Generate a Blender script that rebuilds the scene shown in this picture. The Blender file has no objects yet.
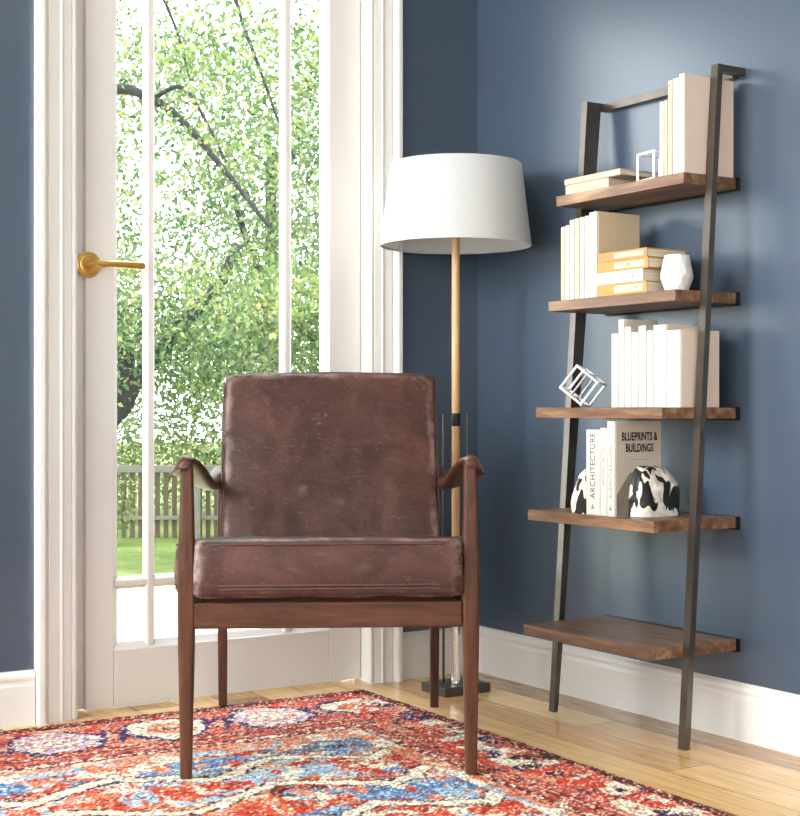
import bpy, bmesh, math, random
import numpy as np
from mathutils import Vector, Matrix, noise

random.seed(7)
rng = np.random.default_rng(11)
SC = bpy.context.scene
COL = SC.collection
PI = math.pi

# ------------------------------------------------------------------ materials
def lin(c):
    out = []
    for v in c:
        v = v / 255.0
        out.append(v / 12.92 if v <= 0.04045 else ((v + 0.055) / 1.055) ** 2.4)
    return (*out, 1.0)

class NT:
    def __init__(self, name):
        self.m = bpy.data.materials.new(name)
        self.m.use_nodes = True
        self.t = self.m.node_tree
        self.b = self.t.nodes['Principled BSDF']
        self.out = self.t.nodes['Material Output']
    def n(self, typ, **kw):
        nd = self.t.nodes.new(typ)
        for k, v in kw.items():
            if k.startswith('i_'):
                key = k[2:]
                key = int(key) if key.isdigit() else key.replace('_', ' ')
                nd.inputs[key].default_value = v
            else:
                setattr(nd, k, v)
        return nd
    def l(self, a, b): self.t.links.new(a, b)
    def ramp(self, fac, stops):
        r = self.n('ShaderNodeValToRGB')
        e = r.color_ramp.elements
        while len(e) > 1: e.remove(e[0])
        e[0].position, e[0].color = stops[0]
        for p, c in stops[1:]:
            k = e.new(p); k.color = c
        self.l(fac, r.inputs[0])
        return r.outputs[0]
    def coords(self, scale=(1, 1, 1), rot=(0, 0, 0), out='Object'):
        tc = self.n('ShaderNodeTexCoord'); mp = self.n('ShaderNodeMapping')
        mp.inputs['Scale'].default_value = scale; mp.inputs['Rotation'].default_value = rot
        self.l(tc.outputs[out], mp.inputs[0]); return mp.outputs[0]
    def noise(self, vec, scale, detail=4, rough=0.55, dist=0.0):
        nz = self.n('ShaderNodeTexNoise')
        nz.inputs['Scale'].default_value = scale; nz.inputs['Detail'].default_value = detail
        nz.inputs['Roughness'].default_value = rough; nz.inputs['Distortion'].default_value = dist
        self.l(vec, nz.inputs['Vector']); return nz.outputs['Fac']
    def bump(self, h, strength=0.2, dist=0.002):
        b = self.n('ShaderNodeBump'); b.inputs['Strength'].default_value = strength
        b.inputs['Distance'].default_value = dist
        self.l(h, b.inputs['Height']); self.l(b.outputs[0], self.b.inputs['Normal'])
    def set(self, **kw):
        for k, v in kw.items():
            self.b.inputs[k.replace('_', ' ')].default_value = v
        return self

def plain(name, c, rough=0.5, metal=0.0, var=0.06, scale=12, bump=0.0, spec=0.5, rot=None):
    t = NT(name); v = t.coords()
    f = t.noise(v, scale, 4)
    c = lin(c)
    lo = tuple(x * (1 - var) for x in c[:3]) + (1,); hi = tuple(min(1, x * (1 + var)) for x in c[:3]) + (1,)
    t.l(t.ramp(f, [(0.3, lo), (0.7, hi)]), t.b.inputs['Base Color'])
    t.set(Roughness=rough, Metallic=metal, Specular_IOR_Level=spec)
    if bump: t.bump(f, bump, 0.001)
    return t.m

def wood(name, dark, mid, light, scale=(3, 3, 40), rough=0.45, nscale=1.6, bump=0.12, spec=0.5):
    t = NT(name); v = t.coords(scale)
    f = t.noise(v, nscale, 8, 0.62, 0.8)
    f2 = t.noise(t.coords(tuple(s * 3.5 for s in scale)), nscale, 5, 0.6)
    mx = t.n('ShaderNodeMix'); mx.inputs[0].default_value = 0.35
    t.l(f, mx.inputs[2]); t.l(f2, mx.inputs[3])
    t.l(t.ramp(mx.outputs[0], [(0.32, lin(dark)), (0.5, lin(mid)), (0.68, lin(light))]), t.b.inputs['Base Color'])
    t.set(Roughness=rough, Specular_IOR_Level=spec); t.bump(mx.outputs[0], bump, 0.001)
    return t.m

M = {}
def build_materials():
    # painted walls: fine roller stipple
    def paint(name, c, rough, spec=0.5):
        t = NT(name); v = t.coords()
        f = t.noise(v, 260, 2); g = t.noise(v, 1.3, 3)
        c = lin(c)
        t.l(t.ramp(g, [(0.3, tuple(x * 0.96 for x in c[:3]) + (1,)), (0.7, tuple(x * 1.04 for x in c[:3]) + (1,))]), t.b.inputs['Base Color'])
        t.set(Roughness=rough, Specular_IOR_Level=spec); t.bump(f, 0.05, 0.0004); return t.m
    M['navy'] = paint('navy_paint', WALL_C, 0.30, 1.0)
    M['white_wall'] = paint('white_wall_paint', (226, 222, 214), 0.6)
    M['ceil'] = paint('ceiling_paint', (236, 234, 230), 0.7)
    M['trim'] = plain('white_trim_paint', (222, 217, 212), 0.25, var=0.02, scale=3)
    # floor planks, running along Y
    t = NT('oak_planks'); v = t.coords((1, 1, 1), (0, 0, PI / 2))
    br = t.n('ShaderNodeTexBrick'); br.offset = 0.37; br.squash = 1
    br.inputs['Scale'].default_value = 1.0; br.inputs['Brick Width'].default_value = 1.15; br.inputs['Row Height'].default_value = 0.115
    br.inputs['Mortar Size'].default_value = 0.0012; br.inputs['Mortar Smooth'].default_value = 0.2
    br.inputs['Color1'].default_value = (0.05, 0.05, 0.05, 1); br.inputs['Color2'].default_value = (0.95, 0.95, 0.95, 1)
    br.inputs['Mortar'].default_value = (0, 0, 0, 1)
    t.l(v, br.inputs['Vector'])
    g = t.noise(t.coords((14, 1.1, 1)), 3.0, 9, 0.65, 1.2)
    g2 = t.noise(t.coords((60, 2.2, 1)), 3.0, 6, 0.6, 0.5)
    a = t.n('ShaderNodeMix'); a.inputs[0].default_value = 0.4; t.l(g, a.inputs[2]); t.l(g2, a.inputs[3])
    b = t.n('ShaderNodeMix'); b.inputs[0].default_value = 0.36
    t.l(a.outputs[0], b.inputs[2]); t.l(br.outputs['Color'], b.inputs[3])
    col = t.ramp(b.outputs[0], [(0.24, lin((92, 60, 34))), (0.40, lin((170, 124, 76))), (0.54, lin((214, 168, 110))), (0.70, lin((236, 200, 144)))])
    mm = t.n('ShaderNodeMix', data_type='RGBA'); t.l(br.outputs['Fac'], mm.inputs[0]); t.l(col, mm.inputs[6])
    mm.inputs[7].default_value = lin((70, 46, 28)); t.l(mm.outputs[2], t.b.inputs['Base Color'])
    t.set(Roughness=0.2, Specular_IOR_Level=0.5); t.bump(a.outputs[0], 0.05, 0.001); M['floor'] = t.m
    # leather: worn pull-up
    t = NT('worn_brown_leather'); v = t.coords()
    f = t.noise(v, 5, 8, 0.65, 0.6); w = t.n('ShaderNodeTexVoronoi', feature='DISTANCE_TO_EDGE'); w.inputs['Scale'].default_value = 260
    t.l(v, w.inputs['Vector'])
    sc_ = t.noise(t.coords((9, 9, 22)), 3.0, 10, 0.78, 2.2)
    base = t.ramp(f, [(0.28, lin((40, 24, 21))), (0.5, lin((68, 42, 36))), (0.75, lin((96, 62, 53)))])
    msk = t.ramp(sc_, [(0.57, (0, 0, 0, 1)), (0.74, (0.7, 0.7, 0.7, 1))])
    mx = t.n('ShaderNodeMix', data_type='RGBA'); t.l(msk, mx.inputs[0]); t.l(base, mx.inputs[6]); mx.inputs[7].default_value = lin((150, 112, 98))
    ge = t.n('ShaderNodeNewGeometry')
    pt = t.ramp(ge.outputs['Pointiness'], [(0.506, (0, 0, 0, 1)), (0.545, (1, 1, 1, 1))])  # pale sheen painted along convex edges, broken up as wear
    wn = t.ramp(t.noise(v, 14, 6, 0.7), [(0.42, (0, 0, 0, 1)), (0.62, (0.85, 0.85, 0.85, 1))])
    ml = t.n('ShaderNodeMath', operation='MULTIPLY'); t.l(pt, ml.inputs[0]); t.l(wn, ml.inputs[1])
    m2 = t.n('ShaderNodeMix', data_type='RGBA'); t.l(ml.outputs[0], m2.inputs[0]); t.l(mx.outputs[2], m2.inputs[6]); m2.inputs[7].default_value = lin((182, 158, 150))
    t.l(m2.outputs[2], t.b.inputs['Base Color'])
    t.set(Specular_IOR_Level=0.22); rr = t.ramp(f, [(0.3, (0.40, 0.40, 0.40, 1)), (0.7, (0.55, 0.55, 0.55, 1))]); t.l(rr, t.b.inputs['Roughness'])
    wr = t.noise(t.coords((5, 5, 9)), 3.2, 7, 0.62, 1.6)
    ad = t.n('ShaderNodeMath', operation='MULTIPLY_ADD'); ad.inputs[1].default_value = 0.12
    t.l(w.outputs['Distance'], ad.inputs[0]); t.l(wr, ad.inputs[2]); t.bump(ad.outputs[0], 0.30, 0.010)
    M['leather'] = t.m
    M['leather_seam'] = plain('leather_seam_cord', (74, 48, 42), 0.5, var=0.2, scale=60)
    M['chair_wood'] = wood('walnut_chair_frame', (48, 26, 16), (76, 44, 29), (98, 60, 41), (24, 24, 2.2), 0.40, spec=0.25)
    M['chair_wood_h'] = wood('walnut_chair_frame_long', (48, 26, 16), (76, 44, 29), (98, 60, 41), (2.2, 24, 24), 0.40, spec=0.25)
    M['shelf_wood'] = wood('walnut_shelf_boards', (62, 40, 29), (118, 84, 60), (178, 140, 104), (14, 1.3, 14), 0.40)
    M['pole_wood'] = wood('light_oak_lamp_pole', (160, 116, 74), (196, 152, 104), (218, 178, 130), (40, 40, 3), 0.42)
    M['bronze'] = plain('dark_bronze_steel', (98, 90, 83), 0.28, 0.78, var=0.12, scale=20)
    M['black_metal'] = plain('black_steel', (24, 23, 24), 0.4, 0.4, var=0.1)
    M['grey_metal'] = plain('dark_grey_steel', (78, 76, 72), 0.4, 0.5, var=0.08)
    M['chrome'] = plain('polished_chrome', (225, 225, 225), 0.12, 1.0, var=0.02)
    M['brass'] = plain('satin_brass', (226, 188, 116), 0.30, 1.0, var=0.08)
    M['white_wire'] = plain('white_lacquered_wire', (240, 240, 238), 0.25, 0.0, var=0.02)
    M['bright_wire'] = plain('polished_silver_wire', (236, 238, 240), 0.22, 0.4, var=0.02)
    # lamp shade linen (lets light through)
    t = NT('white_linen_shade'); v = t.coords((1, 1, 1))
    wv = t.noise(t.coords((300, 300, 40)), 2, 2)
    t.l(t.ramp(wv, [(0.3, lin((200, 199, 198))), (0.7, lin((214, 214, 214)))]), t.b.inputs['Base Color'])
    t.set(Roughness=0.85, Specular_IOR_Level=0.1)
    tr = t.n('ShaderNodeBsdfTranslucent'); tr.inputs[0].default_value = (0.93, 0.92, 0.9, 1)
    ms = t.n('ShaderNodeMixShader'); ms.inputs[0].default_value = 0.3
    t.l(t.b.outputs[0], ms.inputs[1]); t.l(tr.outputs[0], ms.inputs[2]); t.l(ms.outputs[0], t.out.inputs[0]); M['shade'] = t.m
    # glass: clear pane with real fresnel reflection
    t = NT('clear_window_glass')
    tp = t.n('ShaderNodeBsdfTransparent'); tp.inputs[0].default_value = (0.97, 0.985, 0.975, 1)
    gl = t.n('ShaderNodeBsdfGlossy'); gl.inputs['Roughness'].default_value = 0.01
    fr = t.n('ShaderNodeFresnel')
    # the pane's far face reflects no more than its near face
    gb = t.n('ShaderNodeNewGeometry'); io = t.n('ShaderNodeMapRange'); io.inputs[3].default_value = 1.55; io.inputs[4].default_value = 1 / 1.55
    t.l(gb.outputs['Backfacing'], io.inputs[0]); t.l(io.outputs[0], fr.inputs[0])
    nz = t.noise(t.coords(), 3, 2)
    bp = t.n('ShaderNodeBump'); bp.inputs['Strength'].default_value = 0.03; bp.inputs['Distance'].default_value = 0.002
    t.l(nz, bp.inputs['Height']); t.l(bp.outputs[0], gl.inputs['Normal'])
    ms = t.n('ShaderNodeMixShader'); t.l(fr.outputs[0], ms.inputs[0]); t.l(tp.outputs[0], ms.inputs[1]); t.l(gl.outputs[0], ms.inputs[2])
    t.l(ms.outputs[0], t.out.inputs[0]); M['glass'] = t.m
    # books
    M['bk_white'] = plain('white_book_cloth', (202, 194, 184), 0.6, var=0.02, scale=40)
    M['bk_cream'] = plain('cream_book_cloth', (190, 174, 152), 0.65, var=0.03, scale=60)
    M['bk_blush'] = plain('blush_book_cloth', (222, 204, 190), 0.65, var=0.03, scale=60)
    M['bk_beige'] = plain('beige_book_cloth', (206, 184, 152), 0.7, var=0.04, scale=70)
    M['bk_tan'] = plain('tan_book_cloth', (176, 130, 82), 0.65, var=0.08, scale=50)
    M['bk_gold'] = plain('golden_book_cloth', (182, 136, 72), 0.6, var=0.08, scale=50)
    M['bk_grey'] = plain('putty_cover_print', (196, 184, 168), 0.55, var=0.03, scale=50)
    M['bk_art'] = plain('grey_cover_print', (128, 118, 106), 0.6, var=0.1, scale=50)
    t = NT('page_edges'); f = t.noise(t.coords((4, 260, 260)), 2, 2)
    t.l(t.ramp(f, [(0.3, lin((206, 190, 164))), (0.7, lin((236, 224, 202)))]), t.b.inputs['Base Color']); t.set(Roughness=0.8); M['pages'] = t.m
    M['ink_black'] = plain('black_print', (24, 22, 22), 0.6)
    M['ink_soft'] = plain('soft_black_print', (74, 72, 70), 0.6)
    M['ink_grey'] = plain('grey_print', (138, 134, 130), 0.6)
    M['ink_green'] = plain('green_print', (128, 160, 110), 0.6)
    M['ceramic'] = plain('matt_white_ceramic', (206, 204, 206), 0.5, var=0.02, scale=9)
    # cow hide stone: white with black blotches
    t = NT('black_and_white_stone'); v = t.coords()
    nz = t.n('ShaderNodeTexNoise'); nz.inputs['Scale'].default_value = 30; nz.inputs['Detail'].default_value = 1.6; nz.inputs['Distortion'].default_value = 0.9
    t.l(t.coords((1, 1, 0.55)), nz.inputs['Vector'])
    lt = t.ramp(t.noise(v, 60, 4), [(0.3, lin((196, 180, 160))), (0.6, lin((240, 232, 220)))])
    mk = t.ramp(nz.outputs['Fac'], [(0.50, (0, 0, 0, 1)), (0.515, (1, 1, 1, 1))])
    mx = t.n('ShaderNodeMix', data_type='RGBA'); t.l(mk, mx.inputs[0]); t.l(lt, mx.inputs[6]); mx.inputs[7].default_value = lin((20, 18, 18))
    t.l(mx.outputs[2], t.b.inputs['Base Color']); t.set(Roughness=0.45); M['cowstone'] = t.m
    # rug
    t = NT('rug_wool'); at = t.n('ShaderNodeAttribute'); at.attribute_name = 'weave'
    t.l(at.outputs['Color'], t.b.inputs['Base Color']); t.set(Roughness=0.95, Specular_IOR_Level=0.1)
    f = t.noise(t.coords(), 420, 2); t.bump(f, 0.5, 0.003); M['rug'] = t.m
    # garden
    def leafm(name, stops):
        t = NT(name); ge = t.n('ShaderNodeNewGeometry')
        c = t.ramp(ge.outputs['Random Per Island'], stops)
        t.l(c, t.b.inputs['Base Color']); t.set(Roughness=0.55, Specular_IOR_Level=0.25)
        tr = t.n('ShaderNodeBsdfTranslucent'); t.l(c, tr.inputs[0])
        ms = t.n('ShaderNodeMixShader'); ms.inputs[0].default_value = 0.45
        t.l(t.b.outputs[0], ms.inputs[1]); t.l(tr.outputs[0], ms.inputs[2]); t.l(ms.outputs[0], t.out.inputs[0]); return t.m
    M['leaf_a'] = leafm('fresh_green_leaves', [(0, lin((56, 84, 46))), (0.5, lin((94, 112, 62))), (1, lin((140, 140, 90)))])
    M['leaf_b'] = leafm('mid_green_leaves', [(0, lin((50, 78, 46))), (0.5, lin((84, 106, 64))), (1, lin((126, 136, 90)))])
    M['leaf_c'] = leafm('pale_yellow_leaves', [(0, lin((74, 100, 56))), (0.5, lin((110, 126, 80))), (1, lin((148, 142, 106)))])
    M['bark'] = wood('grey_brown_bark', (18, 16, 16), (28, 26, 26), (42, 39, 38), (10, 10, 3), 0.9)
    M['fence'] = wood('weathered_fence_wood', (62, 52, 40), (78, 66, 50), (92, 80, 62), (20, 20, 2), 0.8)
    M['fence_pale'] = wood('sunbleached_fence_wood', (92, 90, 82), (106, 102, 94), (118, 114, 106), (3, 3, 20), 0.8)  # paler, greyer wood tone for rails and posts
    t = NT('lawn_grass'); f = t.noise(t.coords(), 0.9, 8, 0.7); g = t.noise(t.coords((1, 1, 1)), 14, 6, 0.8)
    mx = t.n('ShaderNodeMix'); mx.inputs[0].default_value = 0.45; t.l(f, mx.inputs[2]); t.l(g, mx.inputs[3])
    t.l(t.ramp(mx.outputs[0], [(0.36, lin((64, 82, 40))), (0.5, lin((90, 104, 54))), (0.64, lin((120, 124, 74)))]), t.b.inputs['Base Color'])
    t.set(Roughness=0.9, Specular_IOR_Level=0.1); M['lawn'] = t.m
    M['patio'] = plain('pale_patio_stone', (172, 168, 128), 0.8, var=0.06, scale=3)

# ------------------------------------------------------------------ helpers
def obj(name, bm, mat, parent=None, smooth=False, matrix=None):
    me = bpy.data.meshes.new(name)
    bmesh.ops.recalc_face_normals(bm, faces=bm.faces)
    bm.to_mesh(me); bm.free()
    if matrix is not None: me.transform(matrix)
    me.materials.append(mat)
    if smooth:
        me.polygons.foreach_set('use_smooth', [True] * len(me.polygons))
    o = bpy.data.objects.new(name, me); COL.objects.link(o)
    if parent: o.parent = parent
    return o

def sharp(o, ang=40):
    """smooth shading with hard edges above an angle"""
    me = o.data; bm = bmesh.new(); bm.from_mesh(me)
    for e in bm.edges:
        if len(e.link_faces) == 2 and e.calc_face_angle(0) > math.radians(ang): e.smooth = False
    for f in bm.faces: f.smooth = True
    bm.to_mesh(me); bm.free(); return o

def thing(name, label, cat, loc=(0, 0, 0), rz=0, group=None):
    o = bpy.data.objects.new(name, None); o.empty_display_size = 0.05; COL.objects.link(o)
    o.location = loc; o.rotation_euler = (0, 0, rz)
    return tag(o, label, cat, group)
def tag(o, label, cat, group=None):
    o['label'] = label; o['category'] = cat
    if group: o['group'] = group
    return o
def struct(name, bm, mat, parent=None, **kw):
    o = obj(name, bm, mat, parent, **kw)
    o['kind'] = 'structure'
    return o

def add_box(bm, lo, hi, bev=0.0, seg=2, mtx=None):
    lo, hi = Vector(lo), Vector(hi)
    r = bmesh.ops.create_cube(bm, size=1.0)
    vs = r['verts']
    for v in vs:
        v.co = Vector([(lo[i] + hi[i]) / 2 + v.co[i] * (hi[i] - lo[i]) for i in range(3)])
    if mtx is not None:
        for v in vs: v.co = mtx @ v.co
    if bev:
        es = list({e for v in vs for e in v.link_edges})
        bmesh.ops.bevel(bm, geom=es, offset=bev, segments=seg, profile=0.5, affect='EDGES', clamp_overlap=True)
    return bm
def box(lo, hi, bev=0.0, seg=2):
    return add_box(bmesh.new(), lo, hi, bev, seg)

def add_tube(bm, pts, rad, n=10, closed=False):
    pts = [Vector(p) for p in pts]; N = len(pts)
    if not hasattr(rad, '__len__'): rad = [rad] * N
    rings = []; up = None
    for i, p in enumerate(pts):
        if closed: d = pts[(i + 1) % N] - pts[(i - 1) % N]
        else: d = pts[min(i + 1, N - 1)] - pts[max(i - 1, 0)]
        d.normalize()
        if up is None:
            up = Vector((0, 0, 1)) if abs(d.z) < 0.9 else Vector((1, 0, 0))
        a = d.cross(up).normalized(); b = a.cross(d).normalized(); up = b
        rings.append([bm.verts.new(p + rad[i] * (math.cos(2 * PI * k / n) * a + math.sin(2 * PI * k / n) * b)) for k in range(n)])
    for i in range(N if closed else N - 1):
        r0, r1 = rings[i], rings[(i + 1) % N]
        for k in range(n): bm.faces.new((r0[k], r0[(k + 1) % n], r1[(k + 1) % n], r1[k]))
    if not closed:
        bm.faces.new(rings[0][::-1]); bm.faces.new(rings[-1])
    return bm
def tube(pts, rad, n=10, closed=False): return add_tube(bmesh.new(), pts, rad, n, closed)

def add_lathe(bm, prof, n=48, center=(0, 0, 0), cap=True, mtx=None):
    rings = []
    c = Vector(center)
    for r, z in prof:
        ring = []
        for k in range(n):
            p = c + Vector((r * math.cos(2 * PI * k / n), r * math.sin(2 * PI * k / n), z))
            if mtx is not None: p = mtx @ p
            ring.append(bm.verts.new(p))
        rings.append(ring)
    for i in range(len(rings) - 1):
        for k in range(n): bm.faces.new((rings[i][k], rings[i][(k + 1) % n], rings[i + 1][(k + 1) % n], rings[i + 1][k]))
    if cap:
        bm.faces.new(rings[0][::-1]); bm.faces.new(rings[-1])
    return bm
def lathe(prof, n=48, center=(0, 0, 0), cap=True, mtx=None): return add_lathe(bmesh.new(), prof, n, center, cap, mtx)

def add_prism(bm, poly, fn0, fn1):
    """polygon poly [(a,b)..] placed by fn0 and fn1 (two ends)"""
    a = [bm.verts.new(fn0(*p)) for p in poly]; b = [bm.verts.new(fn1(*p)) for p in poly]
    n = len(poly)
    for i in range(n): bm.faces.new((a[i], a[(i + 1) % n], b[(i + 1) % n], b[i]))
    bm.faces.new(a[::-1]); bm.faces.new(b)
    return bm

def add_hull8(bm, bottom, top):
    """a tapering bar: four bottom corners, four top corners"""
    a = [bm.verts.new(p) for p in bottom]; b = [bm.verts.new(p) for p in top]
    for i in range(4): bm.faces.new((a[i], a[(i + 1) % 4], b[(i + 1) % 4], b[i]))
    bm.faces.new(a[::-1]); bm.faces.new(b); return bm

def loft(sections, mats=None):
    bm = bmesh.new(); rings = [[bm.verts.new(p) for p in s] for s in sections]
    n = len(rings[0])
    for i in range(len(rings) - 1):
        for k in range(n): bm.faces.new((rings[i][k], rings[i][(k + 1) % n], rings[i + 1][(k + 1) % n], rings[i + 1][k]))
    bm.faces.new(rings[0][::-1]); bm.faces.new(rings[-1]); return bm

def sq_ring(cx, cy, z, wx, wy, n=16, e=5.0):
    out = []
    for k in range(n):
        a = 2 * PI * (k + 0.5) / n; c, s = math.cos(a), math.sin(a)
        out.append(Vector((cx + wx * math.copysign(abs(c) ** (2 / e), c), cy + wy * math.copysign(abs(s) ** (2 / e), s), z)))
    return out

# ------------------------------------------------------------------ room
WALL_C = (60, 73, 90)
X0, Y0, H = -3.4, -4.8, 2.6       # room: x from X0 to 0, y from Y0 to 0
T = 0.15
DL, DR, DH = -1.2, -0.350, 2.06   # door opening

def wall_with_hole(name, axis, a0, a1, pos, out, holes, mat):
    """axis: the wall runs along 'x' or 'y'; pos: its inner face; out: sign of the outside; holes: (lo, hi, z0, z1)"""
    bm = bmesh.new()
    def bx(s0, s1, z0, z1):
        if s1 - s0 < 1e-4 or z1 - z0 < 1e-4: return
        p0, p1 = sorted((pos, pos + out * T))
        if axis == 'x': add_box(bm, (s0, p0, z0), (s1, p1, z1))
        else: add_box(bm, (p0, s0, z0), (p1, s1, z1))
    cur = a0
    for h0, h1, z0, z1 in holes:
        bx(cur, h0, 0, H); bx(h0, h1, 0, z0); bx(h0, h1, z1, H); cur = h1
    bx(cur, a1, 0, H)
    return struct(name, bm, mat)

def build_room():
    struct('floor', box((X0 - T, Y0 - T, -0.05), (T, T, 0.0)), M['floor'])
    struct('ceiling', box((X0 - T, Y0 - T, H), (T, T, H + 0.12)), M['ceil'])
    wall_with_hole('wall_far', 'x', X0 - T, T, 0.0, 1, [(DL, DR, 0.0, DH)], M['navy'])
    wall_with_hole('wall_right', 'y', Y0 - T, 0.0, 0.0, 1, [], M['navy'])
    wall_with_hole('wall_left', 'y', Y0 - T, 0.0, X0, -1, [WIN_L], M['white_wall'])
    wall_with_hole('wall_near', 'x', X0, 0.0, Y0, -1, [FILL_WIN_N], M['white_wall'])
    # baseboards with a moulded top
    prof = [(0, 0), (0.016, 0), (0.016, 0.094), (0.0135, 0.098), (0.0125, 0.104), (0.0135, 0.108), (0.0145, 0.113), (0.0135, 0.119), (0.010, 0.1235), (0.0065, 0.126), (0.0055, 0.129), (0, 0.129)]
    bm = bmesh.new()
    add_prism(bm, prof, lambda d, z: Vector((-0.2655, -d, z)), lambda d, z: Vector((-d, -d, z)))
    add_prism(bm, prof, lambda d, z: Vector((X0, -d, z)), lambda d, z: Vector((-1.2985, -d, z)))
    struct('baseboard_far', bm, M['trim'])
    bm = bmesh.new()
    add_prism(bm, prof, lambda d, z: Vector((-d, -d, z)), lambda d, z: Vector((-d, Y0, z)))
    struct('baseboard_right', bm, M['trim'])
    # door casing: profile across its width, from the door edge outwards
    cp = [(0, 0), (0, 0.010), (0.004, 0.0125), (0.009, 0.0125), (0.011, 0.009), (0.014, 0.0125), (0.034, 0.016), (0.037, 0.0195), (0.041, 0.0195), (0.044, 0.0165),
          (0.070, 0.0215), (0.073, 0.019), (0.076, 0.024), (0.082, 0.030), (0.087, 0.0325), (0.098, 0.0325), (0.1015, 0.029), (0.102, 0)]
    bm = bmesh.new(); XR = -0.3645
    zt = DH - 0.005
    add_prism(bm, cp, lambda w, d: Vector((-1.194 - w, -d, 0)), lambda w, d: Vector((-1.194 - w, -d, zt + w)))
    add_prism(bm, cp, lambda w, d: Vector((XR + w * 0.92, -d, 0)), lambda w, d: Vector((XR + w * 0.92, -d, zt + w)))
    add_prism(bm, cp, lambda w, d: Vector((-1.194 - w, -d, zt + w)), lambda w, d: Vector((XR + w * 0.92, -d, zt + w)))
    struct('trim_1', bm, M['trim'])
    # jamb lining with a stop
    bm = bmesh.new()
    add_box(bm, (DL, 0.0, 0.0), (DL + 0.012, T, DH)); add_box(bm, (DR - 0.010, 0.0, 0.0), (DR, T, DH)); add_box(bm, (DL + 0.012, 0, DH - 0.012), (DR - 0.01, T, DH))
    struct('trim_2', bm, M['trim'])
    build_door()
    build_windows()

def build_door():
    yf, yb = 0.045, 0.088
    xl, xr, zb, zt = DL + 0.014, DR - 0.012, 0.006, DH - 0.014
    gl, gr, gb, gt = -1.0785, -0.461, 0.148, 1.95
    d = bmesh.new()
    add_box(d, (-1.1510, yf, zb), (gl, yb, zt), 0.0018)
    add_box(d, (xl, yf + 0.022, zb), (-1.1505, yb, zt))  # recess added to get the dark shade strip beside the casing
    add_box(d, (gr, yf, zb), (xr, yb, zt), 0.0018)
    add_box(d, (gl + 0.0008, yf, zb), (gr - 0.0008, yb, gb), 0.0018)
    add_box(d, (gl + 0.0008, yf, gt), (gr - 0.0008, yb, zt), 0.0018)
    # sloping beads round the glass
    w = 0.016; y1 = yf + 0.004; y2 = yf + 0.018
    def bead(p):  # quads: outer corner line to inner line
        vs = [d.verts.new(q) for q in p]; d.faces.new(vs)
    o = [(gl, gb), (gr, gb), (gr, gt), (gl, gt)]
    wr = 0.0145
    i_ = [(gl + w, gb + w), (gr - wr, gb + w), (gr - wr, gt - w), (gl + w, gt - w)]
    for k in range(4):
        a, b = o[k], o[(k + 1) % 4]; c, e = i_[(k + 1) % 4], i_[k]
        bead([(a[0], y1, a[1]), (b[0], y1, b[1]), (c[0], y2, c[1]), (e[0], y2, e[1])])
        bead([(e[0], y2, e[1]), (c[0], y2, c[1]), (c[0], yb - 0.015, c[1]), (e[0], yb - 0.015, e[1])])
        bead([(a[0], yb - 0.004, a[1]), (e[0], yb - 0.015, e[1]), (c[0], yb - 0.015, c[1]), (b[0], yb - 0.004, b[1])])
    dr = struct('door_1', d, M['trim'])
    # glazing bars: each a moulded strip
    def vbar(x0, x1):
        b = bmesh.new(); c = (x0 + x1) / 2
        pf = [(x0, yf + 0.018), (x0 + 0.003, yf + 0.008), (x0 + 0.007, yf + 0.004), (x1 - 0.007, yf + 0.004), (x1 - 0.003, yf + 0.008), (x1, yf + 0.018), (x1, yb - 0.018), (x1 - 0.008, yb - 0.004), (x0 + 0.008, yb - 0.004), (x0, yb - 0.018)]
        add_prism(b, pf, lambda x, y: Vector((x, y, gb + 0.004)), lambda x, y: Vector((x, y, gt - 0.004)))
        return obj('glazing_bar', b, M['trim'], dr)
    vbar(-0.9915, -0.9640); vbar(-0.6015, -0.5715)
    for zc in (0.312,):
        b = bmesh.new(); hw = 0.0155
        pf = [(zc - hw, yf + 0.018), (zc - 0.006, yf + 0.006), (zc + 0.006, yf + 0.006), (zc + hw, yf + 0.018), (zc + hw, yb - 0.018), (zc, yb - 0.006), (zc - hw, yb - 0.018)]
        add_prism(b, pf, lambda z, y: Vector((gl + 0.004, y, z)), lambda z, y: Vector((gr - 0.004, y, z)))
        obj('glazing_bar', b, M['trim'], dr)
    obj('glass_pane', box((gl + 0.006, yf + 0.0195, gb + 0.006), (gr - 0.006, yf + 0.0235, gt - 0.006)), M['glass'], dr)
    # lever handle
    hx, hz = -1.145, 1.1025
    rot = Matrix.Translation((hx, yf, hz)) @ Matrix.Rotation(PI / 2, 4, 'X')
    prof = [(0.0325, 0.0), (0.0325, 0.004), (0.030, 0.0075), (0.0275, 0.008), (0.0255, 0.0065), (0.0235, 0.0085), (0.0185, 0.0095), (0.0165, 0.0085), (0.0135, 0.0105), (0.0110, 0.014), (0.0095, 0.020), (0.0085, 0.036), (0.0085, 0.052), (0.006, 0.056)]
    hd = sharp(obj('door_handle', lathe(prof, 40, mtx=rot), M['brass'], dr), 50)
    pts, rad = [], []
    for k in range(13):
        f = k / 12; pts.append((hx - 0.010 + f * 0.146, yf - 0.047, hz)); rad.append(0.0068 + 0.0036 * f)
    rad[0] = 0.0052; rad[-1] = 0.0085; pts[-1] = (pts[-1][0] - 0.008, pts[-1][1], pts[-1][2])
    b = tube(pts, rad, 20)
    ring = [(hx + 0.020 + 0.006 * k, yf - 0.047, hz) for k in range(3)]
    add_tube(b, ring, [0.0085, 0.0098, 0.0085], 20)
    sharp(obj('lever', b, M['brass'], hd), 50)

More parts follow.
